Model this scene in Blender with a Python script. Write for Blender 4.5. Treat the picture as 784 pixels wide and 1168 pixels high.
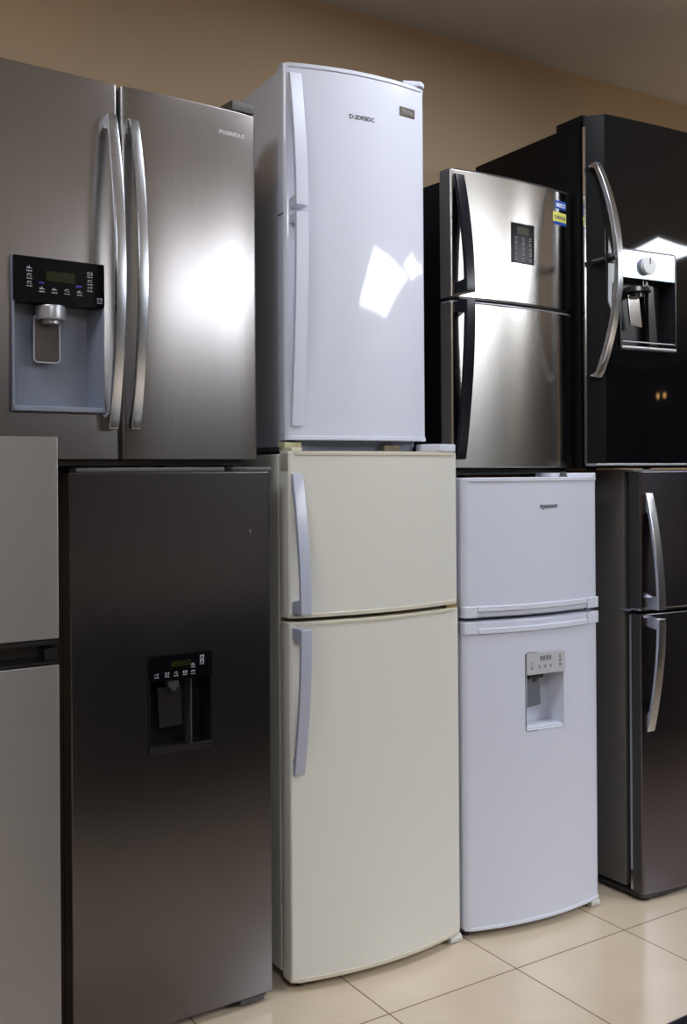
import bpy, bmesh, math, random
from mathutils import Vector, Matrix
random.seed(7)
for o in list(bpy.data.objects): bpy.data.objects.remove(o, do_unlink=True)
S = bpy.context.scene
C = S.collection
rad = math.radians

# ------------------------------------------------------------------ camera, world, lights, exposure
F_PX, YAW, Y0, ROLL, EYE = 1170.65, 0.57088, 538.0, -0.0069, 1.6
cd = bpy.data.cameras.new('camera'); cam = bpy.data.objects.new('camera', cd); C.objects.link(cam)
S.camera = cam
cd.sensor_fit = 'VERTICAL'; cd.sensor_height = 36.0; cd.sensor_width = 24.16
cd.lens = F_PX / 1168 * 36.0
cd.shift_y = (Y0 - 584.0) / 1168.0
cd.clip_start = 0.05; cd.clip_end = 60
fwd = Vector((math.sin(YAW), math.cos(YAW), 0)); rgt = Vector((math.cos(YAW), -math.sin(YAW), 0)); up = Vector((0, 0, 1))
M = Matrix((rgt, up, -fwd)).transposed().to_4x4()
cam.matrix_world = Matrix.Translation((0, 0, EYE)) @ M @ Matrix.Rotation(ROLL, 4, 'Z')

w = bpy.data.worlds.new('world'); S.world = w; w.use_nodes = True
w.node_tree.nodes['Background'].inputs[0].default_value = (0.6, 0.7, 1.0, 1)
w.node_tree.nodes['Background'].inputs[1].default_value = 0.05
S.view_settings.view_transform = 'Standard'; S.view_settings.look = 'None'
S.view_settings.gamma = 1.0; S.view_settings.use_curve_mapping = False
S.view_settings.exposure = 0.0
LAMP_BIG, LAMP_SMALL, LAMP_AISLE, LAMP_ROW_FILL = 16.0, 38.0, 16.0, 12.5
COOL = (0.88, 0.93, 1.0)

# ------------------------------------------------------------------ materials
def srgb(r, g, b):
    f = lambda c: (c/255/12.92) if c/255 <= .04045 else ((c/255+.055)/1.055)**2.4
    return (f(r), f(g), f(b), 1)
def mat(name, col, rough=.5, metal=0., spec=.5, coat=0., coat_r=.05, noise=0., nscale=8., rnoise=0., bump=0.):
    m = bpy.data.materials.new(name); m.use_nodes = True
    nt = m.node_tree; b = nt.nodes['Principled BSDF']
    b.inputs['Base Color'].default_value = col if len(col) == 4 else (*col, 1)
    b.inputs['Roughness'].default_value = rough; b.inputs['Metallic'].default_value = metal
    b.inputs['Specular IOR Level'].default_value = spec
    b.inputs['Coat Weight'].default_value = coat; b.inputs['Coat Roughness'].default_value = coat_r
    if noise or rnoise or bump:
        tc = nt.nodes.new('ShaderNodeTexCoord'); n = nt.nodes.new('ShaderNodeTexNoise')
        n.inputs['Scale'].default_value = nscale; n.inputs['Detail'].default_value = 4
        nt.links.new(tc.outputs['Object'], n.inputs['Vector'])
        if noise:
            mx = nt.nodes.new('ShaderNodeMix'); mx.data_type = 'RGBA'
            c = b.inputs['Base Color'].default_value
            mx.inputs[6].default_value = (c[0]*(1-noise), c[1]*(1-noise), c[2]*(1-noise), 1)
            mx.inputs[7].default_value = (min(1, c[0]*(1+noise)), min(1, c[1]*(1+noise)), min(1, c[2]*(1+noise)), 1)
            nt.links.new(n.outputs['Fac'], mx.inputs[0]); nt.links.new(mx.outputs[2], b.inputs['Base Color'])
        if rnoise:
            mr = nt.nodes.new('ShaderNodeMapRange')
            mr.inputs['To Min'].default_value = max(.01, rough-rnoise); mr.inputs['To Max'].default_value = rough+rnoise
            nt.links.new(n.outputs['Fac'], mr.inputs['Value']); nt.links.new(mr.outputs[0], b.inputs['Roughness'])
        if bump:
            bp = nt.nodes.new('ShaderNodeBump'); bp.inputs['Strength'].default_value = bump; bp.inputs['Distance'].default_value = .002
            nt.links.new(n.outputs['Fac'], bp.inputs['Height']); nt.links.new(bp.outputs[0], b.inputs['Normal'])
    return m
def brushed(name, col, rough, grain='V', aniso=.7, var=.08, rv=.05):
    """grain V: vertical scratches (light spreads sideways); H: horizontal scratches (light spreads up and down)"""
    m = mat(name, col, rough, 1.0)
    nt = m.node_tree; b = nt.nodes['Principled BSDF']
    tc = nt.nodes.new('ShaderNodeTexCoord'); mp = nt.nodes.new('ShaderNodeMapping')
    mp.inputs['Scale'].default_value = (150, 0, 2) if grain == 'V' else (2, 0, 150)
    nt.links.new(tc.outputs['Object'], mp.inputs['Vector'])
    n = nt.nodes.new('ShaderNodeTexNoise'); n.inputs['Scale'].default_value = 1; n.inputs['Detail'].default_value = 3
    nt.links.new(mp.outputs[0], n.inputs['Vector'])
    mx = nt.nodes.new('ShaderNodeMix'); mx.data_type = 'RGBA'
    mx.inputs[6].default_value = (*[c*(1-var) for c in col[:3]], 1); mx.inputs[7].default_value = (*[min(1, c*(1+var)) for c in col[:3]], 1)
    nt.links.new(n.outputs['Fac'], mx.inputs[0]); nt.links.new(mx.outputs[2], b.inputs['Base Color'])
    mr = nt.nodes.new('ShaderNodeMapRange'); mr.inputs['To Min'].default_value = rough*(1-rv); mr.inputs['To Max'].default_value = rough*(1+rv)
    nt.links.new(n.outputs['Fac'], mr.inputs['Value']); nt.links.new(mr.outputs[0], b.inputs['Roughness'])
    tg = nt.nodes.new('ShaderNodeTangent'); tg.direction_type = 'RADIAL'; tg.axis = 'Z'
    nt.links.new(tg.outputs[0], b.inputs['Tangent'])
    b.inputs['Anisotropic'].default_value = aniso
    b.inputs['Anisotropic Rotation'].default_value = 0.0 if grain == 'V' else 0.25
    return m
def emis(name, col, s):
    m = bpy.data.materials.new(name); m.use_nodes = True; nt = m.node_tree
    nt.nodes.remove(nt.nodes['Principled BSDF']); e = nt.nodes.new('ShaderNodeEmission')
    e.inputs[0].default_value = (*col, 1); e.inputs[1].default_value = s
    nt.links.new(e.outputs[0], nt.nodes['Material Output'].inputs[0]); return m

M_steelV = brushed('brushed steel vertical grain', (.30, .282, .278), .24, 'V', .3, .09, .05)
M_steelH = brushed('brushed steel horizontal grain', (.48, .46, .435), .20, 'H', .7, .012, .0)
M_steelL = brushed('grey steel horizontal grain', (.40, .39, .395), .42, 'H', .6, .05)
M_dark = brushed('dark charcoal steel', (.168, .160, .170), .23, 'H', .0, .01, .02)
M_dark2 = brushed('dark graphite steel', (.165, .153, .180), .23, 'H', .0, .01, .02)
M_graph = mat('graphite side paint', (.13, .12, .11), .35, .2, noise=.05)
M_dside = mat('graphite door side', (.10, .092, .095), .3, .8)
M_sideg = mat('dark grey side paint', (.10, .10, .10), .4)
M_handle = brushed('satin chrome handle', (.56, .58, .63), .22, 'H', .3, .04)
M_chrome = mat('polished chrome', (.75, .75, .77), .12, 1.0)
M_white = mat('white enamel', (.68, .71, .83), .35, 0, .4, 1.0, .045, noise=.012, nscale=2)
M_whitep = mat('white plastic', (.66, .69, .81), .3, noise=.01)
M_white2 = mat('white enamel of the dispenser fridge', (.66, .685, .80), .22, 0, .5, .2, .12, noise=.012, nscale=2)
M_white2p = mat('white plastic of the dispenser fridge', (.67, .70, .80), .32)
M_cream = mat('cream enamel', (.70, .69, .635), .27, 0, .5, .1, .15, noise=.02, nscale=1.6)
M_creamt = mat('cream plastic trim', (.62, .58, .48), .4, noise=.08, nscale=14)
M_lilac = mat('pale lilac grey handle plastic', (.42, .44, .54), .28, 0, .5, .3, .1)
M_black = mat('gloss black', (.004, .004, .005), .035, 0, .3)
M_blackbody = mat('black painted side', (.006, .006, .007), .4, 0, .12)
M_bplast = mat('black plastic', (.008, .008, .010), .25)
M_bsatin = mat('black blue satin handle', (.008, .009, .014), .2, 0, .3)
M_rubber = mat('black gasket rubber', (.006, .006, .006), .7)
M_pglass = mat('black control glass', (.003, .003, .004), .2, 0, .12)
M_lcd = mat('dark green display', (.014, .018, .004), .25, 0, .2)
M_icon = mat('pale icon print', (.55, .57, .62), .5)
M_icond = mat('dark icon print', (.12, .12, .15), .5)
M_ink = mat('dark lettering print', (.02, .02, .03), .4)
M_bluegrey = mat('blue grey dispenser plastic', (.19, .21, .27), .3, 0, .5)
M_greypl = mat('dark grey plastic', (.06, .06, .065), .35)
M_silverpl = mat('silver plastic', (.42, .42, .45), .3, .6)
M_smoke = mat('smoky paddle plastic', (.075, .062, .06), .15, 0, .6)
M_foot = mat('white foot plastic', (.62, .62, .60), .5)
M_foam = mat('yellowed foam pad', (.50, .47, .28), .8, noise=.25, nscale=60)
M_bluepr = mat('blue print', (.01, .06, .35), .4)
M_blueled = mat('blue indicator print', (.02, .02, .30), .3)
M_yellow = mat('yellow print', (.62, .60, .12), .5)
M_dimsm = mat('very dark smoky plastic', (.02, .017, .017), .2)
M_whitepr = mat('white print', (.8, .82, .85), .5)
M_badge = mat('bronze badge', (.10, .075, .06), .35, .5)
M_lightfr = mat('ceiling lamp frame', (.7, .7, .7), .5)
M_wall = mat('beige wall paint', srgb(180, 155, 125), .75, noise=.03, nscale=1.2, bump=.05)
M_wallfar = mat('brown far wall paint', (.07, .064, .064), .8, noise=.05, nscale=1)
M_ceil = mat('matte ceiling paint', (.50, .46, .43), .85, noise=.03, nscale=1.5)
M_big = emis('luminous ceiling light', COOL, LAMP_BIG)
M_small = emis('square ceiling light', COOL, LAMP_SMALL)
M_leftl = emis('aisle ceiling light', COOL, LAMP_AISLE)
M_rowfill = emis('added fridge row fill light', COOL, LAMP_ROW_FILL)  # glow of the added fill panels above the fridge row
M_warm = emis('warm bulb', (1, .55, .2), 14)

def floor_mat():
    m = mat('beige porcelain tiles', (.6, .5, .38), .18, 0, .5)
    nt = m.node_tree; b = nt.nodes['Principled BSDF']; L = nt.links.new
    tc = nt.nodes.new('ShaderNodeTexCoord'); sp = nt.nodes.new('ShaderNodeSeparateXYZ'); L(tc.outputs['Object'], sp.inputs[0])
    def math_(op, a, bb=None):
        n = nt.nodes.new('ShaderNodeMath'); n.operation = op
        for i, v in enumerate((a, bb)):
            if v is None: continue
            if isinstance(v, (int, float)): n.inputs[i].default_value = v
            else: L(v, n.inputs[i])
        return n.outputs[0]
    ds, cells = [], []
    for ax, off in ((0, .24), (1, .48)):
        t = math_('DIVIDE', math_('SUBTRACT', sp.outputs[ax], off), .5)
        cells.append(math_('FLOOR', t))
        fr = math_('FRACT', t)
        ds.append(math_('MINIMUM', fr, math_('SUBTRACT', 1.0, fr)))
    d = math_('MINIMUM', *ds)
    g = math_('LESS_THAN', d, .0048)
    cb = nt.nodes.new('ShaderNodeCombineXYZ'); L(cells[0], cb.inputs[0]); L(cells[1], cb.inputs[1])
    wn = nt.nodes.new('ShaderNodeTexWhiteNoise'); L(cb.outputs[0], wn.inputs['Vector'])
    n1 = nt.nodes.new('ShaderNodeTexNoise'); n1.inputs['Scale'].default_value = 3.5; n1.inputs['Detail'].default_value = 6
    L(tc.outputs['Object'], n1.inputs['Vector'])
    f = math_('ADD', math_('MULTIPLY', n1.outputs['Fac'], .8), math_('MULTIPLY', wn.outputs['Value'], .2))
    cr = nt.nodes.new('ShaderNodeMix'); cr.data_type = 'RGBA'
    cr.inputs[6].default_value = (.57, .46, .335, 1); cr.inputs[7].default_value = (.76, .645, .495, 1)
    L(f, cr.inputs[0])
    mx = nt.nodes.new('ShaderNodeMix'); mx.data_type = 'RGBA'; L(g, mx.inputs[0]); L(cr.outputs[2], mx.inputs[6])
    mx.inputs[7].default_value = (.16, .10, .055, 1)
    L(mx.outputs[2], b.inputs['Base Color'])
    r = math_('ADD', math_('MULTIPLY', g, .5), .17); L(r, b.inputs['Roughness'])
    return m
M_floor = floor_mat()

# ------------------------------------------------------------------ mesh helpers
def link(name, bm, material, parent=None, sharp=35, mats=None):
    me = bpy.data.meshes.new(name); bmesh.ops.recalc_face_normals(bm, faces=bm.faces); bm.to_mesh(me); bm.free()
    for m in (mats or [material]): me.materials.append(m)
    me.shade_smooth(); me.set_sharp_from_angle(angle=rad(sharp))
    o = bpy.data.objects.new(name, me); C.objects.link(o)
    wn = o.modifiers.new('weighted', 'WEIGHTED_NORMAL'); wn.keep_sharp = True; wn.weight = 100
    if parent: o.parent = parent
    return o
def bevel(bm, r, seg=2, ang=40, edges=None):
    if r <= 0: return
    bm.edges.ensure_lookup_table()
    es = edges if edges is not None else [e for e in bm.edges if len(e.link_faces) == 2 and e.calc_face_angle(0) > rad(ang)]
    bmesh.ops.bevel(bm, geom=es, offset=r, segments=seg, profile=.5, affect='EDGES', clamp_overlap=True)
def box(bm, x0, x1, y0, y1, z0, z1, r=0, seg=2):
    t = bmesh.new(); bmesh.ops.create_cube(t, size=1)
    for v in t.verts: v.co = Vector(((x0+x1)/2+v.co.x*(x1-x0), (y0+y1)/2+v.co.y*(y1-y0), (z0+z1)/2+v.co.z*(z1-z0)))
    bevel(t, r, seg)
    me = bpy.data.meshes.new('t'); t.to_mesh(me); t.free(); bm.from_mesh(me); bpy.data.meshes.remove(me)
def prism(bm, pts, axis, a0, a1, r=0, seg=2, ang=40):
    """extrude a 2D outline; axis 'z': pts are (x,y); axis 'x': pts are (y,z); axis 'y': pts are (x,z)"""
    t = bmesh.new()
    def P(p, a):
        return {'z': (p[0], p[1], a), 'x': (a, p[0], p[1]), 'y': (p[0], a, p[1])}[axis]
    v0 = [t.verts.new(P(p, a0)) for p in pts]; v1 = [t.verts.new(P(p, a1)) for p in pts]
    n = len(pts)
    t.faces.new(v0); t.faces.new(v1[::-1])
    for i in range(n): t.faces.new((v0[i], v0[(i+1) % n], v1[(i+1) % n], v1[i]))
    bmesh.ops.recalc_face_normals(t, faces=t.faces)
    bevel(t, r, seg, ang)
    me = bpy.data.meshes.new('t'); t.to_mesh(me); t.free(); bm.from_mesh(me); bpy.data.meshes.remove(me)
def cyl(bm, c, r, h, axis='z', seg=24, r2=None, bev=0):
    t = bmesh.new(); bmesh.ops.create_cone(t, cap_ends=True, segments=seg, radius1=r, radius2=r if r2 is None else r2, depth=h)
    if bev: bevel(t, bev, 2, 50)
    R = {'z': Matrix.Identity(4), 'x': Matrix.Rotation(rad(90), 4, 'Y'), 'y': Matrix.Rotation(rad(90), 4, 'X')}[axis]
    t.transform(Matrix.Translation(c) @ R)
    me = bpy.data.meshes.new('t'); t.to_mesh(me); t.free(); bm.from_mesh(me); bpy.data.meshes.remove(me)
def rrect(x0, x1, z0, z1, r, n=4):
    out = []
    for cx, cz, a in ((x1-r, z1-r, 0), (x0+r, z1-r, 90), (x0+r, z0+r, 180), (x1-r, z0+r, 270)):
        for i in range(n+1):
            t = rad(a+90*i/n); out.append((cx+r*math.cos(t), cz+r*math.sin(t)))
    return out
def tag(o, label, cat, group=None):
    o['label'] = label; o['category'] = cat
    if group: o['group'] = group
    return o
def empty(name, loc, rz=0):
    o = bpy.data.objects.new(name, None); C.objects.link(o); o.location = loc; o.rotation_euler = (0, 0, rz); o.empty_display_size = .1
    return o
def struct(o): o['kind'] = 'structure'; return o

# door front surface: y = -bulge*(1-|t|^n); t in -1..1 across the width
def surf(d, x):
    t = (x-(d['x0']+d['x1'])/2)/((d['x1']-d['x0'])/2); t = max(-1, min(1, t))
    return -d['bulge']*(1-abs(t)**d['n'])
def door(name, parent, m, x0, x1, z0, z1, thick=.06, bulge=.0, n=2, r=.006, rl=0.0, hole=None, side=None, gasket=True, segs=28, y0=0.0):
    """rl: extra rounded/chamfered front vertical edges. hole: (x0,x1,z0,z1,depth) cut for a dispenser"""
    d = dict(x0=x0, x1=x1, bulge=bulge, n=n)
    pts = []
    w_ = x1-x0
    if bulge == 0: segs = 2
    a0, a1 = x0+rl, x1-rl
    if rl:
        pts.append((x0, thick))
        for i in range(0, 5): 
            t = rad(90*i/5); pts.append((x0+rl*(1-math.cos(t)), surf(d, a0)+y0+rl*.75*(1-math.sin(t))))
    else: pts.append((x0, thick))
    for i in range(segs+1):
        x = a0+(a1-a0)*i/segs; pts.append((x, surf(d, x)+y0))
    if rl:
        for i in range(4, -1, -1):
            t = rad(90*i/5); pts.append((x1-rl*(1-math.cos(t)), surf(d, a1)+y0+rl*.75*(1-math.sin(t))))
    pts.append((x1, thick))
    bm = bmesh.new(); prism(bm, pts, 'z', z0, z1, r, 2, 32)
    o = link(name, bm, m, parent, 30)
    if side is not None:
        o.data.materials.append(side)
        for p in o.data.polygons:
            if abs(p.normal.x) > .93: p.material_index = 1
    if hole:
        hx0, hx1, hz0, hz1, dep = hole
        cb = bmesh.new(); prism(cb, rrect(hx0, hx1, hz0, hz1, .008), 'y', -.2, dep)
        co = link('cutter', cb, m, parent); co.modifiers.clear(); o.modifiers.clear()
        md = o.modifiers.new('b', 'BOOLEAN'); md.operation = 'DIFFERENCE'; md.solver = 'EXACT'; md.object = co
        bpy.context.view_layer.update()
        me = bpy.data.meshes.new_from_object(o.evaluated_get(bpy.context.evaluated_depsgraph_get()))
        o.modifiers.clear(); o.data = me; me.shade_smooth(); me.set_sharp_from_angle(angle=rad(30))
        bpy.data.objects.remove(co, do_unlink=True)
        wn = o.modifiers.new('weighted', 'WEIGHTED_NORMAL'); wn.keep_sharp = True; wn.weight = 100
    if gasket:
        g = bmesh.new(); box(g, x0+.018, x1-.018, thick-.004, thick+.014, z0+.018, z1-.018, .003)
        link('gasket', g, M_rubber, o)
    return o, d
def bow_handle(name, parent, m, x0, x1, z_in, z_out, off_in=.014, off_out=.055, thick=.014, block=.03, foot=.05, base=.004, r=.003, n=18):
    """z_out: end that stands furthest off the door and is closed by a block; z_in: end that lies on the door"""
    s = 1 if z_out > z_in else -1
    Lh = abs(z_out-z_in)
    outer = []; inner = []
    for i in range(n+1):
        t = i/n; outer.append((-(off_in+(off_out-off_in)*math.sin(t*math.pi/2)**.9), z_in+s*Lh*t))
    t0 = foot/Lh; t1 = 1-block/Lh
    for i in range(n+1):
        t = t1+(t0-t1)*i/n
        inner.append((-max(.0, (off_in+(off_out-off_in)*math.sin(t*math.pi/2)**.9)-thick), z_in+s*Lh*t))
    pts = outer+[(base, z_out), (base, z_out-s*block*.75)]+inner+[(base, z_in+s*foot*.6), (base, z_in)]
    bm = bmesh.new(); prism(bm, pts, 'x', x0, x1, r, 2, 25)
    return link(name, bm, m, parent, 30)
def arc_handle(name, parent, m, x0, x1, z0, z1, off_end=.03, off_mid=.085, thick=.014, foot=.045, r=.004, n=28, base=.004, lean=0.0):
    outer = []; inner = []
    f = lambda t: off_end+(off_mid-off_end)*math.sin(t*math.pi)**.85
    for i in range(n+1): outer.append((-f(i/n), z0+(z1-z0)*i/n))
    t0 = foot/(z1-z0)
    for i in range(n+1):
        t = (1-t0)+(2*t0-1)*i/n; inner.append((-max(0, f(t)-thick), z0+(z1-z0)*t))
    pts = outer+[(base, z1), (base, z1-foot*.7)]+inner+[(base, z0+foot*.7), (base, z0)]
    bm = bmesh.new(); prism(bm, pts, 'x', x0, x1, r, 2, 25)
    if lean:
        for v in bm.verts: v.co.x += lean*(-v.co.y)
    return link(name, bm, m, parent, 30)
def text(name, parent, txt, m, x, z, size, d=None, y=None, depth=.0008, width=None, rot=0, bold=0.0, dy=0.0):
    cu = bpy.data.curves.new('t', 'FONT'); cu.body = txt; cu.size = size; cu.extrude = depth; cu.resolution_u = 3; cu.offset = bold
    to = bpy.data.objects.new('t', cu); C.objects.link(to); bpy.context.view_layer.update()
    me = bpy.data.meshes.new_from_object(to.evaluated_get(bpy.context.evaluated_depsgraph_get()))
    bpy.data.objects.remove(to, do_unlink=True); bpy.data.curves.remove(cu)
    xs = [v.co.x for v in me.vertices]; k = (width/(max(xs)-min(xs))) if width else 1
    for v in me.vertices:
        lx = v.co.x*k*math.cos(rot)-v.co.y*math.sin(rot); lz = v.co.x*k*math.sin(rot)+v.co.y*math.cos(rot)
        X = x+lx; Y = (surf(d, X) if d else (y or 0))-.0004-dy-v.co.z
        v.co = (X, Y, z+lz)
    me.materials.clear(); me.materials.append(m)
    me.name = name
    o = bpy.data.objects.new(name, me); C.objects.link(o); o.parent = parent
    return o
def body(parent, m, x0, x1, y0, y1, z0, z1, r=.006):
    bm = bmesh.new(); box(bm, x0, x1, y0, y1, z0, z1, r)
    return link('body', bm, m, parent)
def foot(parent, m, x, y, z, r=.018, h=.03, name='foot'):
    bm = bmesh.new(); cyl(bm, (x, y, z+h/2), r, h, 'z', 20, bev=.003); cyl(bm, (x, y, z+h), r*.45, h, 'z', 12)
    return link(name, bm, m, parent)
def bucket(parent, m, x0, x1, z0, z1, yf, dep, taper=.02, name='dispenser_recess'):
    """open-fronted tray: outer shell with a tapering inside"""
    bm = bmesh.new()
    def ring(a, b, c, d_, y): return [bm.verts.new(p) for p in ((a, y, c), (b, y, c), (b, y, d_), (a, y, d_))]
    e = .0045
    A = ring(x0, x1, z0, z1, yf); B = ring(x0+e, x1-e, z0+e, z1-e*.5, yf)
    D = ring(x0+e+taper, x1-e-taper, z0+e+.012, z1-e, dep)
    E_ = ring(x0+.001, x1-.001, z0+.001, z1-.001, dep+.004)
    for P, Q in ((A, B), (B, D), (A, E_)):
        for i in range(4): bm.faces.new((P[i], P[(i+1) % 4], Q[(i+1) % 4], Q[i]))
    bm.faces.new(D); bm.faces.new(E_)
    return link(name, bm, m, parent, 20)
def icons(parent, m, pts, y, s=.011, d=None, name='button_icons'):
    """little printed button marks: outlined pictograms over short word strokes"""
    rr = random.Random(len(pts)*7+3)
    for x, z in pts:
        bm = bmesh.new(); k = rr.choice('abcd'); s2 = s*.8
        yy = (surf(d, x) if d else 0)+y
        B = lambda a, b, c, e: box(bm, x+a*s2, x+b*s2, yy-.0006, yy+.0004, z+c*s2, z+e*s2)
        if k == 'a':
            B(-.5, .5, .35, .45); B(-.5, -.38, -.1, .5); B(.38, .5, -.1, .5); B(-.3, .3, -.1, -.02)
        elif k == 'b':
            B(-.5, -.1, .2, .3); B(.0, .5, .3, .4); B(-.4, -.3, -.1, .3); B(.22, .32, -.1, .3)
        elif k == 'c':
            B(-.5, .5, .0, .1); B(-.06, .06, .0, .5); B(-.45, -.3, .1, .3)
        else:
            B(-.4, .4, .32, .42); B(-.4, -.28, -.05, .3); B(.1, .45, -.08, .02)
        for j in range(4):
            a = -.6+j*.3; B(a, a+.2, -.52-.06*(j % 2), -.40)
        link('button_icon', bm, m, parent)
def plate(bm, x0, x1, z0, z1, y, t=.002, r=.004): prism(bm, rrect(x0, x1, z0, z1, r), 'y', y, y+t)

# ------------------------------------------------------------------ room
X0, X1, Y0R, Y1R, ZC = -3.0, 14.0, -9.0, 3.45, 3.455
def slab(name, x0, x1, y0, y1, z0, z1, m):
    bm = bmesh.new(); box(bm, x0, x1, y0, y1, z0, z1); return struct(link(name, bm, m))
slab('floor', X0, X1, Y0R, Y1R, -.1, 0, M_floor)
slab('ceiling', X0, X1, Y0R, Y1R, ZC, ZC+.1, M_ceil)
slab('wall_back', X0, X1, Y1R, Y1R+.1, 0, ZC, M_wall)
slab('wall_front', X0, X1, Y0R-.1, Y0R, 0, ZC, M_wallfar)
slab('wall_left', X0-.1, X0, Y0R, Y1R, 0, ZC, M_wall)
slab('wall_right', X1, X1+.1, Y0R, Y1R, 0, ZC, M_wallfar)

def ceiling_light(x0, x1, y0, y1, m, label, rz=0):
    cx, cy = (x0+x1)/2, (y0+y1)/2; hx, hy = (x1-x0)/2, (y1-y0)/2
    r = empty('ceiling_light', (cx, cy, ZC-.03), rz); tag(r, label, 'ceiling light')
    bm = bmesh.new(); e = .03
    for a in ((-hx-e, hx+e, -hy-e, -hy), (-hx-e, hx+e, hy, hy+e), (-hx-e, -hx, -hy, hy), (hx, hx+e, -hy, hy)): box(bm, *a, 0, .03)
    link('frame', bm, M_lightfr, r)
    bm = bmesh.new(); box(bm, -hx, hx, -hy, hy, .008, .028); link('diffuser', bm, m, r)
    return r
ceiling_light(4.65, 7.05, -4.5, -1.35, M_big, 'large rectangular luminous panel in the middle of the ceiling', rad(8))
ceiling_light(6.22, 7.1, -1.12, -.42, M_small, 'square ceiling light reflected in the glossy black refrigerator')
for k, (x, lab) in enumerate(((-.7, 'added oblong fill light over the left end of the fridge row, out of view'), (1.9, 'added oblong fill light over the middle of the fridge row, out of view'))):  # out-of-view fill panels, added to brighten the back wall and fridge fronts
    ceiling_light(x, x+1.2, 1.65, 2.25, M_rowfill, lab)
ceiling_light(-.5, .7, -1.7, -.5, M_leftl, 'square ceiling light over the aisle behind the black counter')

def pendant(x, y, z, lab):
    r = empty('pendant_lamp', (x, y, ZC), 0); tag(r, lab, 'pendant lamp', 'warm pendant lamps across the shop')
    bm = bmesh.new(); cyl(bm, (0, 0, (z-ZC)/2), .004, ZC-z, 'z', 8); link('cord', bm, M_rubber, r)
    bm = bmesh.new(); cyl(bm, (0, 0, z-ZC+.03), .07, .10, 'z', 24, .02); link('shade', bm, M_greypl, r)
    bm = bmesh.new(); bmesh.ops.create_icosphere(bm, subdivisions=2, radius=.045); bm.transform(Matrix.Translation((0, 0, z-ZC-.04))); link('bulb', bm, M_warm, r)
pendant(10.05, -4.0, 2.59, 'right one of the two warm pendant lamps reflected in the black fridge'); pendant(9.77, -4.0, 2.57, 'left one of the two warm pendant lamps reflected in the black fridge')

# ------------------------------------------------------------------ lower row, left to right
# leftmost grey steel fridge (only its right part is in view)
r = empty('refrigerator', (.664, 2.15, 0)); tag(r, 'grey steel fridge with a black grip band, at the far left edge', 'refrigerator')
body(r, M_blackbody, -.595, -.004, .055, .51, .03, 1.66)
o, d = door('freezer_door', r, M_steelL, -.60, 0, 1.252, 1.678, .05, r=.003)
o, d = door('fridge_door', r, M_steelL, -.60, 0, .05, 1.197, .05, r=.003)
bm = bmesh.new()
box(bm, -.598, -.002, .034, .052, 1.199, 1.250); box(bm, -.598, -.002, .004, .036, 1.240, 1.250); box(bm, -.598, -.002, .002, .036, 1.199, 1.205, .001)
box(bm, -.030, -.002, .006, .036, 1.205, 1.232, .002); box(bm, -.58, -.05, .02, .036, 1.205, 1.209)
link('grip_band', bm, M_bplast, r)
for fx, fy in ((-.55, .1), (-.05, .1), (-.55, .45), (-.05, .45)): foot(r, M_greypl, fx, fy, 0)

# dark charcoal single door with dispenser
r = empty('refrigerator', (.882, 2.744, 0), -.012); tag(r, 'dark charcoal single-door fridge with a small black water dispenser, standing on the floor', 'refrigerator')
body(r, M_blackbody, .0, .605, .085, .62, .035, 1.616)
o, d = door('door', r, M_dark, -.004, .608, .03, 1.603, .07, bulge=.006, n=2.4, r=.004, hole=(.214, .412, .802, 1.082, .06), side=M_blackbody)
for x in (.02,):
    bm = bmesh.new(); plate(bm, .537, .545, 1.418, 1.43, surf(d, .54)-.0006, .0012, .003); link('scuff_mark', bm, M_sideg, o)
q = bucket(r, M_bplast, .215, .411, .803, 1.081, -.008, .052, .012, 'water_dispenser')
bm = bmesh.new(); plate(bm, .216, .410, 1.008, 1.080, -.010, .05, .006); link('control_panel', bm, M_pglass, q)
bm = bmesh.new(); plate(bm, .283, .345, 1.046, 1.062, -.0112, .001, .002); link('display', bm, M_lcd, q)
icons(q, M_icon, [(.238, 1.026), (.270, 1.026), (.297, 1.026), (.325, 1.026), (.350, 1.026), (.350, 1.046), (.378, 1.052), (.378, 1.066)], -.0110, .015)
bm = bmesh.new(); box(bm, .278, .312, .0, .03, .985, 1.008, .004); box(bm, .286, .304, .002, .028, .975, .987, .002); link('spout', bm, M_greypl, q)
bm = bmesh.new(); prism(bm, [(.252, .985), (.324, .985), (.330, .872), (.258, .868)], 'y', .018, .026, .003); o2 = link('paddle', bm, M_dimsm, q)
bm = bmesh.new(); box(bm, .347, .350, .0, .045, .815, 1.008); link('divider', bm, M_greypl, q)
bm = bmesh.new(); box(bm, .218, .408, -.012, .04, .803, .813, .002); box(bm, .216, .410, -.013, -.009, .803, .822, .001); link('drip_tray', bm, M_dimsm, q)
# hinge covers and strip on top
bm = bmesh.new(); box(bm, .02, .47, .02, .14, 1.603, 1.616, .004); link('top_trim', bm, M_sideg, r)
bm = bmesh.new(); prism(bm, [(.50, .03), (.53, -.002), (.60, -.004), (.62, .005), (.62, .10), (.50, .10)], 'z', 1.603, 1.616, .004); link('hinge_cover', bm, M_sideg, r)
for fx, fy in ((.05, .1), (.56, .1), (.05, .55), (.56, .55)): foot(r, M_greypl, fx, fy, 0, .02, .03)
bm = bmesh.new(); box(bm, .50, .58, .0, .09, .012, .03, .004); cyl(bm, (.585, .03, .022), .012, .02, 'y', 16); link('roller', bm, M_greypl, r)

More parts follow.
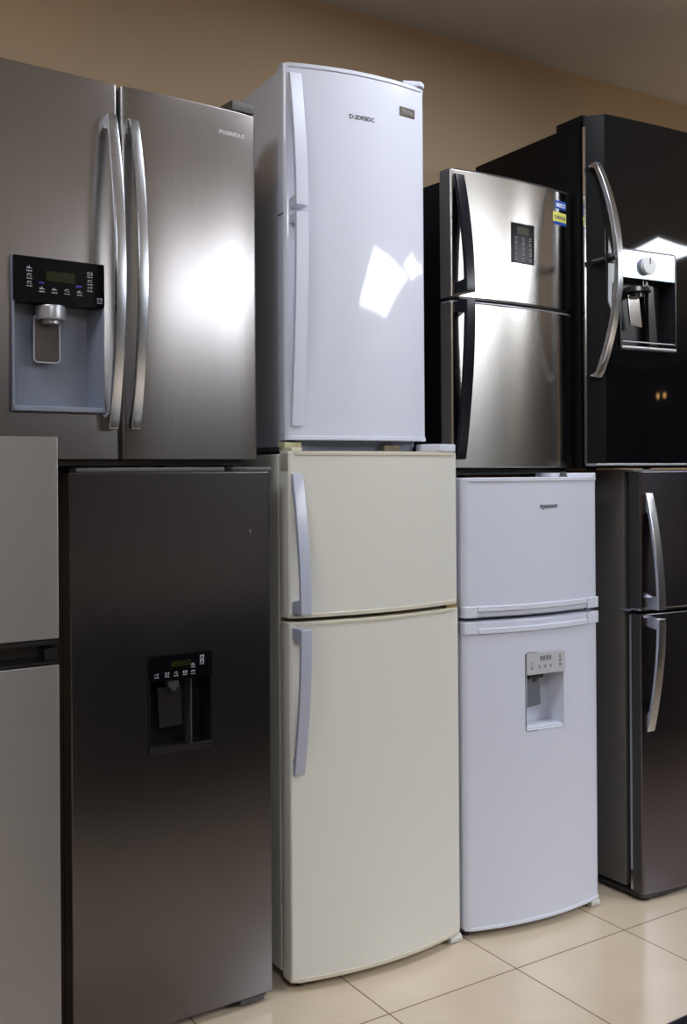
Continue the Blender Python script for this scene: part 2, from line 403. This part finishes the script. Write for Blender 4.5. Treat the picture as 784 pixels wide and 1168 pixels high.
# cream two-door fridge
r = empty('refrigerator', (1.557, 2.738, 0), -.014); tag(r, 'cream two-door fridge with lilac grey handles, standing on the floor', 'refrigerator')
body(r, M_cream, .002, .632, .07, .62, .04, 1.656)
cb = .045
oU, d = door('freezer_door', r, M_cream, 0, .652, 1.158, 1.660, .058, cb, 2, r=.004, rl=.012)
oL, d = door('fridge_door', r, M_cream, 0, .656, .035, 1.132, .058, cb, 2, r=.004, rl=.012)
def trim(parent, d, z0, z1, m, x0, x1, out=.003, name='edge_trim', thick=.058, segs=26):
    pts = [(x0, thick-.003)]+[(x0+(x1-x0)*i/segs, surf(d, x0+(x1-x0)*i/segs)-out+(.009 if i in (0, segs) else .0)) for i in range(segs+1)]+[(x1, thick-.003)]
    bm = bmesh.new(); prism(bm, pts, 'z', z0, z1, .002, 1, 50); return link(name, bm, m, parent)
trim(oU, d, 1.150, 1.164, M_creamt, .0, .654); trim(oL, d, 1.126, 1.138, M_creamt, .0, .658); trim(oL, d, .030, .044, M_creamt, .0, .658); trim(oU, d, 1.651, 1.664, M_creamt, .0, .654)
bow_handle('handle', oU, M_lilac, .008, .046, 1.596, 1.166, .012, .062, .014, .045, .075, base=.01)
bow_handle('handle', oL, M_lilac, .008, .046, .668, 1.122, .012, .062, .014, .045, .06, base=.01)
bm = bmesh.new(); box(bm, .60, .648, -.006, .05, 1.138, 1.150, .002); link('middle_hinge', bm, mat('worn brass hinge', (.35, .25, .10), .5, .5), r)
bm = bmesh.new(); prism(bm, [(.525, .02), (.56, -.028), (.645, -.006), (.640, .06), (.525, .06)], 'z', 1.665, 1.690, .004); link('hinge_cover', bm, M_whitep, r)
bm = bmesh.new(); box(bm, .012, .05, .0, .06, 1.664, 1.676, .003); box(bm, .0, .03, .0, .05, 1.600, 1.655, .003); link('corner_bracket', bm, M_creamt, r)
for fx, fy in ((.05, .04), (.05, .55), (.60, .55)): foot(r, M_greypl, fx, fy, 0, .014, .03)
bm = bmesh.new(); cyl(bm, (.632, .004, .0145), .0145, .05, 'x', 20, bev=.003); box(bm, .612, .650, .0, .09, .014, .034, .003); link('roller', bm, M_foot, r)

# white two-door fridge with dispenser
r = empty('refrigerator', (2.226, 2.720, 0), -.082); tag(r, 'white two-door fridge with a pale grey water dispenser, standing on the floor', 'refrigerator')
body(r, M_white2, .004, .590, .065, .60, .04, 1.572)
kw = dict(thick=.055, bulge=.042, n=2, r=.004, rl=.03)
oU, d = door('freezer_door', r, M_white2, 0, .596, 1.100, 1.572, **kw)
oL, d = door('fridge_door', r, M_white2, 0, .596, .035, 1.082, hole=(.232, .408, .690, .966, .045), **kw)
trim(oU, d, 1.562, 1.576, M_white2p, .002, .598, .004); trim(oL, d, .030, .042, M_white2p, .002, .598, .004)
# moulded grip strips above and below the seam
def grip(parent, z0, z1, zr0, zr1, x0=.05, x1=.53):
    bm = bmesh.new(); segs = 26
    def band(a, b, zz0, zz1, out):
        pts = [(a, .05)]+[(a+(b-a)*i/segs, surf(d, a+(b-a)*i/segs)-out+(.012 if (i in (0, segs) and (a < .01 or b > .59)) else 0)) for i in range(segs+1)]+[(b, .05)]
        prism(bm, pts, 'z', zz0, zz1, .0015, 1, 50)
    band(.0, x0, z0, z1, .007); band(x1, .598, z0, z1, .007)
    lo, hi = (z0, zr0) if zr0-z0 > z1-zr1 else (zr1, z1)
    band(x0, x1, lo, hi, .007); 
    band(x0, x1, min(zr0, zr1), max(zr0, zr1), -.012)
    return link('grip_strip', bm, M_white2p, parent)
grip(oU, 1.098, 1.136, 1.096, 1.118); grip(oL, 1.042, 1.084, 1.060, 1.0845)
q = bucket(r, M_white2p, .233, .407, .691, .965, surf(d, .3)+.001, .040, .016, 'water_dispenser')
ys = surf(d, .32)
bm = bmesh.new(); plate(bm, .235, .405, .888, .963, ys-.004, .04, .006); link('control_panel', bm, mat('pale grey panel', (.50, .50, .53), .35), q)
bm = bmesh.new()
for k in range(4): 
    a = .294+k*.013
    for (p, q2, s, t) in ((0, .008, 0, .002), (0, .008, .014, .016), (0, .002, 0, .016), (.006, .008, 0, .016), (0, .008, .007, .009)): box(bm, a+p, a+q2, ys-.0050, ys-.0038, .935+s, .935+t)
link('display', bm, M_icond, q)
icons(q, M_icond, [(.258, .930), (.258, .912), (.290, .914), (.315, .914), (.340, .914), (.382, .946), (.382, .930), (.382, .914)], ys-.0045, .011)
bm = bmesh.new(); outl = rrect(.2325, .4075, .6905, .9655, .008); inl = rrect(.235, .405, .693, .963, .006)
v1 = [bm.verts.new((x, surf(d, x)-.0015, z)) for x, z in outl]; v2 = [bm.verts.new((x, surf(d, x)-.0015, z)) for x, z in inl]
v3 = [bm.verts.new((x, surf(d, x)+.01, z)) for x, z in outl]; v4 = [bm.verts.new((x, surf(d, x)+.01, z)) for x, z in inl]
for i in range(len(v1)):
    j = (i+1) % len(v1)
    for a, b in ((v1, v2), (v1, v3), (v2, v4), (v3, v4)): bm.faces.new((a[i], a[j], b[j], b[i]))
link('dispenser_frame', bm, M_icond, q)
bm = bmesh.new(); box(bm, .27, .33, -.02, .01, .868, .888, .004); cyl(bm, (.30, -.006, .865), .009, .02); link('spout', bm, M_greypl, q)
bm = bmesh.new(); prism(bm, [(.256, .875), (.322, .880), (.328, .770), (.266, .764)], 'y', -.006, .002, .003); link('paddle', bm, mat('grey translucent paddle', (.17, .18, .21), .2), q)
bm = bmesh.new(); box(bm, .240, .400, -.036, .03, .695, .705, .003); link('drip_tray', bm, M_white2p, q)
text('lettering', oU, 'PJANWF', M_ink, .300, 1.466, .019, d, width=.080, bold=.0003)
bm = bmesh.new(); prism(bm, [(.40, .02), (.46, -.012), (.588, -.006), (.592, .10), (.40, .11)], 'z', 1.574, 1.590, .004); link('hinge_cover', bm, M_white2p, r)
bm = bmesh.new(); cyl(bm, (.44, .0, 1.585), .016, .018, 'z', 16, .010); link('hinge_pin', bm, M_greypl, r)
for fx, fy in ((.03, .04), (.03, .55), (.56, .55)): foot(r, M_greypl, fx, fy, 0, .012, .03)
bm = bmesh.new(); cyl(bm, (.574, .006, .0145), .0145, .042, 'x', 20, bev=.003); box(bm, .556, .594, .0, .08, .014, .034, .003); link('roller', bm, M_foot, r)

# dark graphite two-door fridge at the right
r = empty('refrigerator', (2.963, 2.59, 0), 0); tag(r, 'dark graphite two-door fridge with curved silver handles, on the floor at the right edge', 'refrigerator')
body(r, M_graph, .006, .70, .085, .66, .035, 1.598)
kw = dict(thick=.06, bulge=.03, n=2, r=.004, rl=.012, side=M_dside)
oU, d = door('freezer_door', r, M_dark2, 0, .70, 1.086, 1.594, **kw)
oL, d = door('fridge_door', r, M_dark2, 0, .70, .03, 1.066, **kw)
trim(oU, d, 1.078, 1.087, M_chrome, .0, .70, .001)
bm = bmesh.new(); box(bm, -.004, .0015, .044, .054, .04, 1.06); link('chrome_edge', bm, M_chrome, oL)
bow_handle('handle', oU, M_handle, .018, .056, 1.514, 1.086, .012, .068, .014, .05, .08, base=.01)
bow_handle('handle', oL, M_handle, .018, .056, .632, 1.054, .012, .068, .014, .04, .08, base=.01)
bm = bmesh.new(); box(bm, .0, .03, .055, .10, 1.070, 1.082, .002); link('middle_hinge', bm, M_chrome, r)
bm = bmesh.new(); box(bm, .0, .13, .03, .18, 1.592, 1.601, .003); link('hinge_cover', bm, M_graph, r)
bm = bmesh.new(); prism(bm, [(.0, .01), (.10, -.012), (.55, -.02), (.68, -.005), (.68, .3), (.0, .3)], 'z', .014, .034, .004); link('base_grille', bm, M_bplast, r)
for fx, fy in ((.04, .03), (.66, .03), (.05, .6), (.65, .6)): foot(r, M_bplast, fx, fy, 0, .02, .022)

# ------------------------------------------------------------------ upper row, left to right
# steel side-by-side
r = empty('refrigerator', (1.0444, 2.76, 1.6265), .0659); tag(r, 'brushed steel side-by-side fridge with ice dispenser, on top of the charcoal fridge', 'refrigerator')
body(r, M_blackbody, -.44, .425, .075, .62, .003, 1.035)
kw = dict(thick=.062, r=.003)
def doorS(name, x0, x1, hole=None, bulge=.003):
    o, d = door(name, r, M_steelV, x0, x1, .012, 1.062, bulge=bulge, n=4, rl=.010, hole=hole, side=M_sideg, **kw)
    return o, d
oL, dL = doorS('left_door', -.455, -.018, hole=(-.323, -.066, .138, .550, .055))
oR, dR = doorS('right_door', -.008, .434, bulge=.010)
arc_handle('handle', oL, M_handle, -.062, -.032, .096, .966, .030, .088)
arc_handle('handle', oR, M_handle, .004, .034, .096, .966, .030, .088)
q = bucket(r, M_bluegrey, -.322, -.067, .139, .549, -.014, .050, .022, 'ice_dispenser')
bm = bmesh.new(); plate(bm, -.321, -.068, .428, .548, -.018, .05, .004); link('control_panel', bm, M_pglass, q)
bm = bmesh.new(); plate(bm, -.233, -.153, .487, .514, -.0190, .0012, .002); link('display', bm, M_lcd, q)
icons(q, M_icon, [(-.278, .516), (-.278, .496), (-.278, .476), (-.244, .464), (-.210, .464), (-.175, .464), (-.140, .464), (-.110, .516), (-.110, .496), (-.110, .478), (-.082, .448)], -.0186, .017)
for a in ((-.252, -.238, .479, .483), (-.150, -.134, .478, .484)):
    bm = bmesh.new(); plate(bm, *a, -.0190, .001, .001); link('indicator_light', bm, M_blueled, q)
bm = bmesh.new(); cyl(bm, (-.211, .008, .405), .040, .040, 'z', 32, bev=.006); cyl(bm, (-.211, .008, .383), .026, .014, 'z', 24); link('spout', bm, M_silverpl, q)
bm = bmesh.new(); prism(bm, rrect(-.254, -.184, .274, .400, .010), 'y', .016, .022, .002); link('paddle', bm, M_smoke, q)
bm = bmesh.new()
e1 = rrect(-.256, -.182, .272, .400, .011); e2 = rrect(-.253, -.185, .275, .397, .009)
a1 = [bm.verts.new((x, .0145, z)) for x, z in e1]; a2 = [bm.verts.new((x, .0145, z)) for x, z in e2]; a3 = [bm.verts.new((x, .021, z)) for x, z in e1]; a4 = [bm.verts.new((x, .021, z)) for x, z in e2]
for i in range(len(a1)):
    j = (i+1) % len(a1)
    for a, b in ((a1, a2), (a1, a3), (a2, a4), (a3, a4)): bm.faces.new((a[i], a[j], b[j], b[i]))
link('paddle_rim', bm, M_silverpl, q)
bm = bmesh.new(); box(bm, -.321, -.068, -.022, .045, .139, .154, .003); link('drip_tray', bm, M_bluegrey, q)
text('lettering', oR, 'POSEREOUS', M_whitepr, .302, .985, .016, dR, width=.088, depth=.001, rot=-.0)
bm = bmesh.new(); box(bm, .350, .430, -.004, .12, 1.066, 1.098, .005); link('hinge_cover', bm, mat('olive grey hinge cover', (.06, .062, .05), .4), r)
bm = bmesh.new(); box(bm, -.44, .41, .05, .12, -.006, .012, .003); link('base_trim', bm, M_greypl, r)
for fx, fy in ((-.40, .12), (.38, .12), (-.40, .55), (.38, .55)): foot(r, M_greypl, fx, fy, -.0095, .018, .012)

# tall white two-door
r = empty('refrigerator', (1.585, 2.805, 1.664), -.080); tag(r, 'tall glossy white two-door fridge with bowed white handles, on top of the cream fridge', 'refrigerator')
body(r, M_white, .004, .512, .055, .45, .016, 1.212, .006)
kw = dict(thick=.045, bulge=.038, n=2, r=.003, rl=.022)
oU, d = door('door', r, M_white, 0, .523, .040, 1.220, **kw); oL = oU
bm = bmesh.new(); box(bm, -.001, .012, .006, .044, .746, .752); link('seam_strip', bm, M_icond, oU)
trim(oU, d, 1.208, 1.222, M_whitep, .0, .524, .004, thick=.045); trim(oL, d, .036, .050, M_whitep, .0, .526, .004, thick=.045)
bow_handle('handle', oU, M_whitep, .016, .058, 1.190, .764, .016, .060, .016, .035, .10, base=.01)
bow_handle('handle', oL, M_whitep, .016, .058, .080, .744, .016, .060, .016, .035, .06, base=.01)
text('lettering', oU, 'D-2DFSIDC', M_ink, .216, 1.068, .019, d, width=.092, bold=.0003)
bm = bmesh.new()
xs = [.412+.066*i/6 for i in range(7)]
pts = [(x, surf(d, x)-.003) for x in xs]+[(x, surf(d, x)+.002) for x in xs[::-1]]
prism(bm, pts, 'z', 1.112, 1.142, .001, 1, 60); link('badge', bm, M_badge, oU)
text('badge_lettering', oU, 'TOTAL', M_silverpl, .418, 1.120, .017, d, width=.052, dy=.0035)
bm = bmesh.new(); prism(bm, [(.44, -.004), (.50, -.022), (.522, -.006), (.522, .08), (.44, .08)], 'z', 1.223, 1.240, .003); link('hinge_cover', bm, M_whitep, r)
bm = bmesh.new(); box(bm, .03, .49, .03, .30, .004, .036, .003); link('base_trim', bm, mat('blue grey base trim', (.22, .26, .33), .4), r)
bm = bmesh.new(); box(bm, -.005, .055, -.004, .05, .012, .030, .004); box(bm, .0, .035, .0, .05, -.0, .014, .003); link('foam_pad', bm, M_foam, r)
bm = bmesh.new(); box(bm, .36, .42, .0, .05, .0, .022, .004); link('foam_pad', bm, mat('stained tan pad', (.26, .2, .14), .8, noise=.4, nscale=50), r)
for fx, fy in ((.05, .38), (.46, .38)): foot(r, M_greypl, fx, fy, -.008, .016, .02)

# small steel two-door with black handles
r = empty('refrigerator', (2.205, 2.745, 1.590), .0592); tag(r, 'small steel fridge with curved black handles, on top of the white dispenser fridge', 'refrigerator')
body(r, M_blackbody, .045, .590, .075, .58, .0, 1.030)
kw = dict(thick=.058, bulge=.026, n=2, r=.003, rl=.010, side=mat('warm grey door side', (.13, .118, .11), .3, .5))
oU, d = door('freezer_door', r, M_steelH, 0, .610, .606, 1.042, **kw)
oL, d = door('fridge_door', r, M_steelH, 0, .610, .020, .588, **kw)
trim(oU, d, .600, .607, M_bplast, .0, .610, -.002); trim(oU, d, 1.041, 1.046, M_greypl, .0, .610, .001); trim(oL, d, .588, .594, M_silverpl, .0, .610, .002)
bow_handle('handle', oU, M_bsatin, .012, .052, 1.026, .616, .014, .066, .018, .045, .05, base=.01)
bow_handle('handle', oL, M_bsatin, .012, .052, .050, .590, .014, .066, .018, .045, .05, base=.01)
bm = bmesh.new(); xs = [.262+.120*i/6 for i in range(7)]
pts = [(x, surf(d, x)-.002) for x in xs]+[(x, surf(d, x)+.004) for x in xs[::-1]]
prism(bm, pts, 'z', .748, .892, .003, 2, 60); o2 = link('keypad', bm, M_pglass, oU)
dk = dict(d, bulge=d['bulge']+.002)
bm = bmesh.new(); xs = [.290+.062*i/4 for i in range(5)]
prism(bm, [(x, surf(dk, x)-.0008) for x in xs]+[(x, surf(dk, x)+.001) for x in xs[::-1]], 'z', .852, .878); link('display', bm, M_lcd, oU)
icons(oU, mat('dim icon print', (.30, .31, .33), .5), [(x, z) for x in (.286, .322, .358) for z in (.838, .820, .802, .784, .765)], -.0003, .014, dk)
def sticker(x0, x1, z0, z1, m, name='sticker', dd=d, out=.001):
    bm = bmesh.new(); xs = [x0+(x1-x0)*i/4 for i in range(5)]
    prism(bm, [(x, surf(dd, x)-out) for x in xs]+[(x, surf(dd, x)+.001) for x in xs[::-1]], 'z', z0, z1); return link(name, bm, m, oU)
sticker(.505, .572, .977, 1.008, M_bluepr); sticker(.490, .572, .928, .964, M_yellow); sticker(.496, .572, .918, .930, M_bluepr, out=.0012)
ds = dict(d, bulge=d['bulge']+.001)
text('lettering', oU, 'BRISCO', M_whitepr, .510, .985, .019, ds, width=.056, bold=.0004); text('lettering', oU, 'COMODAUI', M_icond, .497, .939, .019, ds, width=.068, bold=.0004)
bm = bmesh.new(); box(bm, .0, .60, .03, .10, -.004, .016, .003); link('base_trim', bm, M_bplast, r)
for fx, fy in ((.05, .5), (.50, .5)): foot(r, M_bplast, fx, fy, -.0175, .014, .02)

# gloss black side-by-side at the right
r = empty('refrigerator', (2.870, 2.66, 1.603), -.045); tag(r, 'glossy black fridge with a long curved silver handle, on top of the graphite fridge', 'refrigerator')
body(r, M_blackbody, -.052, .93, .085, .72, .004, 1.295)
hx = .055
pts = [(-.052, .07), (-.052, .062), (-.004, .004), (.004, .0)]+[(.004+(.47)*i/20, -.004*math.sin(math.pi*i/20)) for i in range(1, 21)]+[(.478, .07)]
bm = bmesh.new(); prism(bm, pts, 'z', .022, 1.312, .002, 1, 50)
oL = link('left_door', bm, M_black, r, 30)
cb_ = bmesh.new(); prism(cb_, rrect(.061, .352, .448, .820, .010), 'y', -.2, .058); co = link('cutter', cb_, M_black); co.modifiers.clear(); oL.modifiers.clear()
md = oL.modifiers.new('b', 'BOOLEAN'); md.solver = 'EXACT'; md.object = co; co.parent = r
bpy.context.view_layer.update()
me = bpy.data.meshes.new_from_object(oL.evaluated_get(bpy.context.evaluated_depsgraph_get())); oL.modifiers.clear(); oL.data = me
me.materials.append(M_blackbody)
for p in me.polygons:
    if p.normal.x < -.5: p.material_index = len(me.materials)-1
me.shade_smooth(); me.set_sharp_from_angle(angle=rad(30)); bpy.data.objects.remove(co, do_unlink=True)
oR, dR = door('right_door', r, M_black, .484, .93, .022, 1.312, .07, .004, 2, r=.003)
bm = bmesh.new(); box(bm, -.058, -.0515, .052, .062, .022, 1.27, .001); link('chrome_edge', bm, M_chrome, oL)
bm = bmesh.new(); box(bm, -.056, .93, -.002, .06, .012, .021, .002); link('bottom_trim', bm, M_silverpl, r)
# long bowed handle on the hinge-side edge
def bow9():
    bm = bmesh.new(); n = 30; z0, z1 = .335, 1.130
    o_, i_ = [], []
    f = lambda t: -.004+.100*math.sin(math.pi*t)**.8
    for k in range(n+1): t = k/n; o_.append((-f(t), z0+(z1-z0)*t))
    for k in range(n+1): t = .97-.94*k/n; i_.append((-max(-.04, f(t)-.020), z0+(z1-z0)*t))
    pts = o_+[(.045, z1-.01)]+i_+[(.045, z0+.01)]
    prism(bm, pts, 'x', -.052, -.024, .004, 2, 25)
    for v in bm.verts:
        v.co.x += max(0, -v.co.y)*.15
    return link('handle', bm, M_handle, oL, 30)
bow9()
bm = bmesh.new(); cyl(bm, (-.034, -.03, .765), .012, .12, 'y', 20); box(bm, -.052, -.010, -.052, -.04, .75, .785, .003); link('handle_lock', bm, M_bplast, oL)
q = bucket(r, M_bplast, .062, .351, .449, .819, -.004, .054, .02, 'ice_dispenser')
bm = bmesh.new(); plate(bm, .064, .350, .716, .817, -.008, .05, .006); link('control_panel', bm, mat('mirror silver control panel', (.30, .34, .40), .16, .9), q)
bm = bmesh.new(); cyl(bm, (.195, -.018, .765), .033, .02, 'y', 32, bev=.004); link('dial', bm, M_whitepr, q)
bm = bmesh.new(); box(bm, .193, .197, -.0295, -.0275, .77, .795); link('dial_mark', bm, M_ink, q)
icons(q, M_icond, [(.095, .782), (.115, .782), (.100, .760), (.150, .770), (.285, .785), (.305, .785), (.295, .762), (.245, .775)], -.0085, .016)
text('lettering', q, 'LA', M_icon, .178, .690, .026, None, -.006)
bm = bmesh.new(); cyl(bm, (.15, .0, .672), .055, .018, 'z', 28, .045); cyl(bm, (.15, .0, .655), .028, .02, 'z', 20); link('spout', bm, M_dimsm, q)
bm = bmesh.new(); prism(bm, [(.112, .655), (.172, .655), (.190, .535), (.125, .540)], 'y', .006, .014, .004); link('paddle', bm, M_chrome, q)
bm = bmesh.new(); prism(bm, [(.235, .70), (.262, .70), (.285, .47), (.240, .47)], 'y', .02, .04, .002); link('divider', bm, M_dimsm, q)
bm = bmesh.new(); outl = rrect(.058, .355, .445, .823, .014); inl = rrect(.064, .349, .452, .817, .010)
vs = []
for oo, yy in ((outl, -.009), (inl, -.009), (outl, -.002), (inl, -.002)): vs.append([bm.verts.new((x, yy, z)) for x, z in oo])
for i in range(len(outl)):
    j = (i+1) % len(outl)
    for a, b in ((0, 1), (0, 2), (1, 3), (2, 3)): bm.faces.new((vs[a][i], vs[a][j], vs[b][j], vs[b][i]))
link('dispenser_frame', bm, M_bplast, q)
bm = bmesh.new(); box(bm, .062, .351, -.014, .04, .449, .460, .003); box(bm, .068, .345, -.012, -.008, .474, .478, .001); link('drip_tray', bm, M_silverpl, q)
bm = bmesh.new(); box(bm, -.045, .07, .075, .22, 1.296, 1.325, .005); link('hinge_cover', bm, M_blackbody, r)
for fx, fy in ((.06, .15), (.78, .15), (.16, .55), (.78, .55)): foot(r, M_bplast, fx, fy, -.0045, .018, .012)

# black counter of the aisle; only the corner of its top shows at the bottom right
r = empty('display_counter', (.95, .942, 0)); tag(r, 'black counter whose glossy top edge shows at the bottom right corner', 'counter')
M_cnt = mat('black counter laminate', (.015, .015, .02), .35); M_cntt = mat('black lacquered counter top', (.012, .012, .018), .15)
bm = bmesh.new(); box(bm, .03, 4.57, -.70, -.03, .08, .81, .004); link('body', bm, M_cnt, r)
bm = bmesh.new(); box(bm, 0, 4.60, -.73, 0, .812, .85, .010, 3); link('top', bm, M_cntt, r)
bm = bmesh.new(); box(bm, .06, 4.54, -.66, -.07, 0, .08, .002); link('kick_board', bm, M_greypl, r)
for k in range(7):
    bm = bmesh.new(); box(bm, .05+k*.65, .67+k*.65, -.031, -.012, .11, .79, .004); p = link('panel', bm, M_cnt, r)
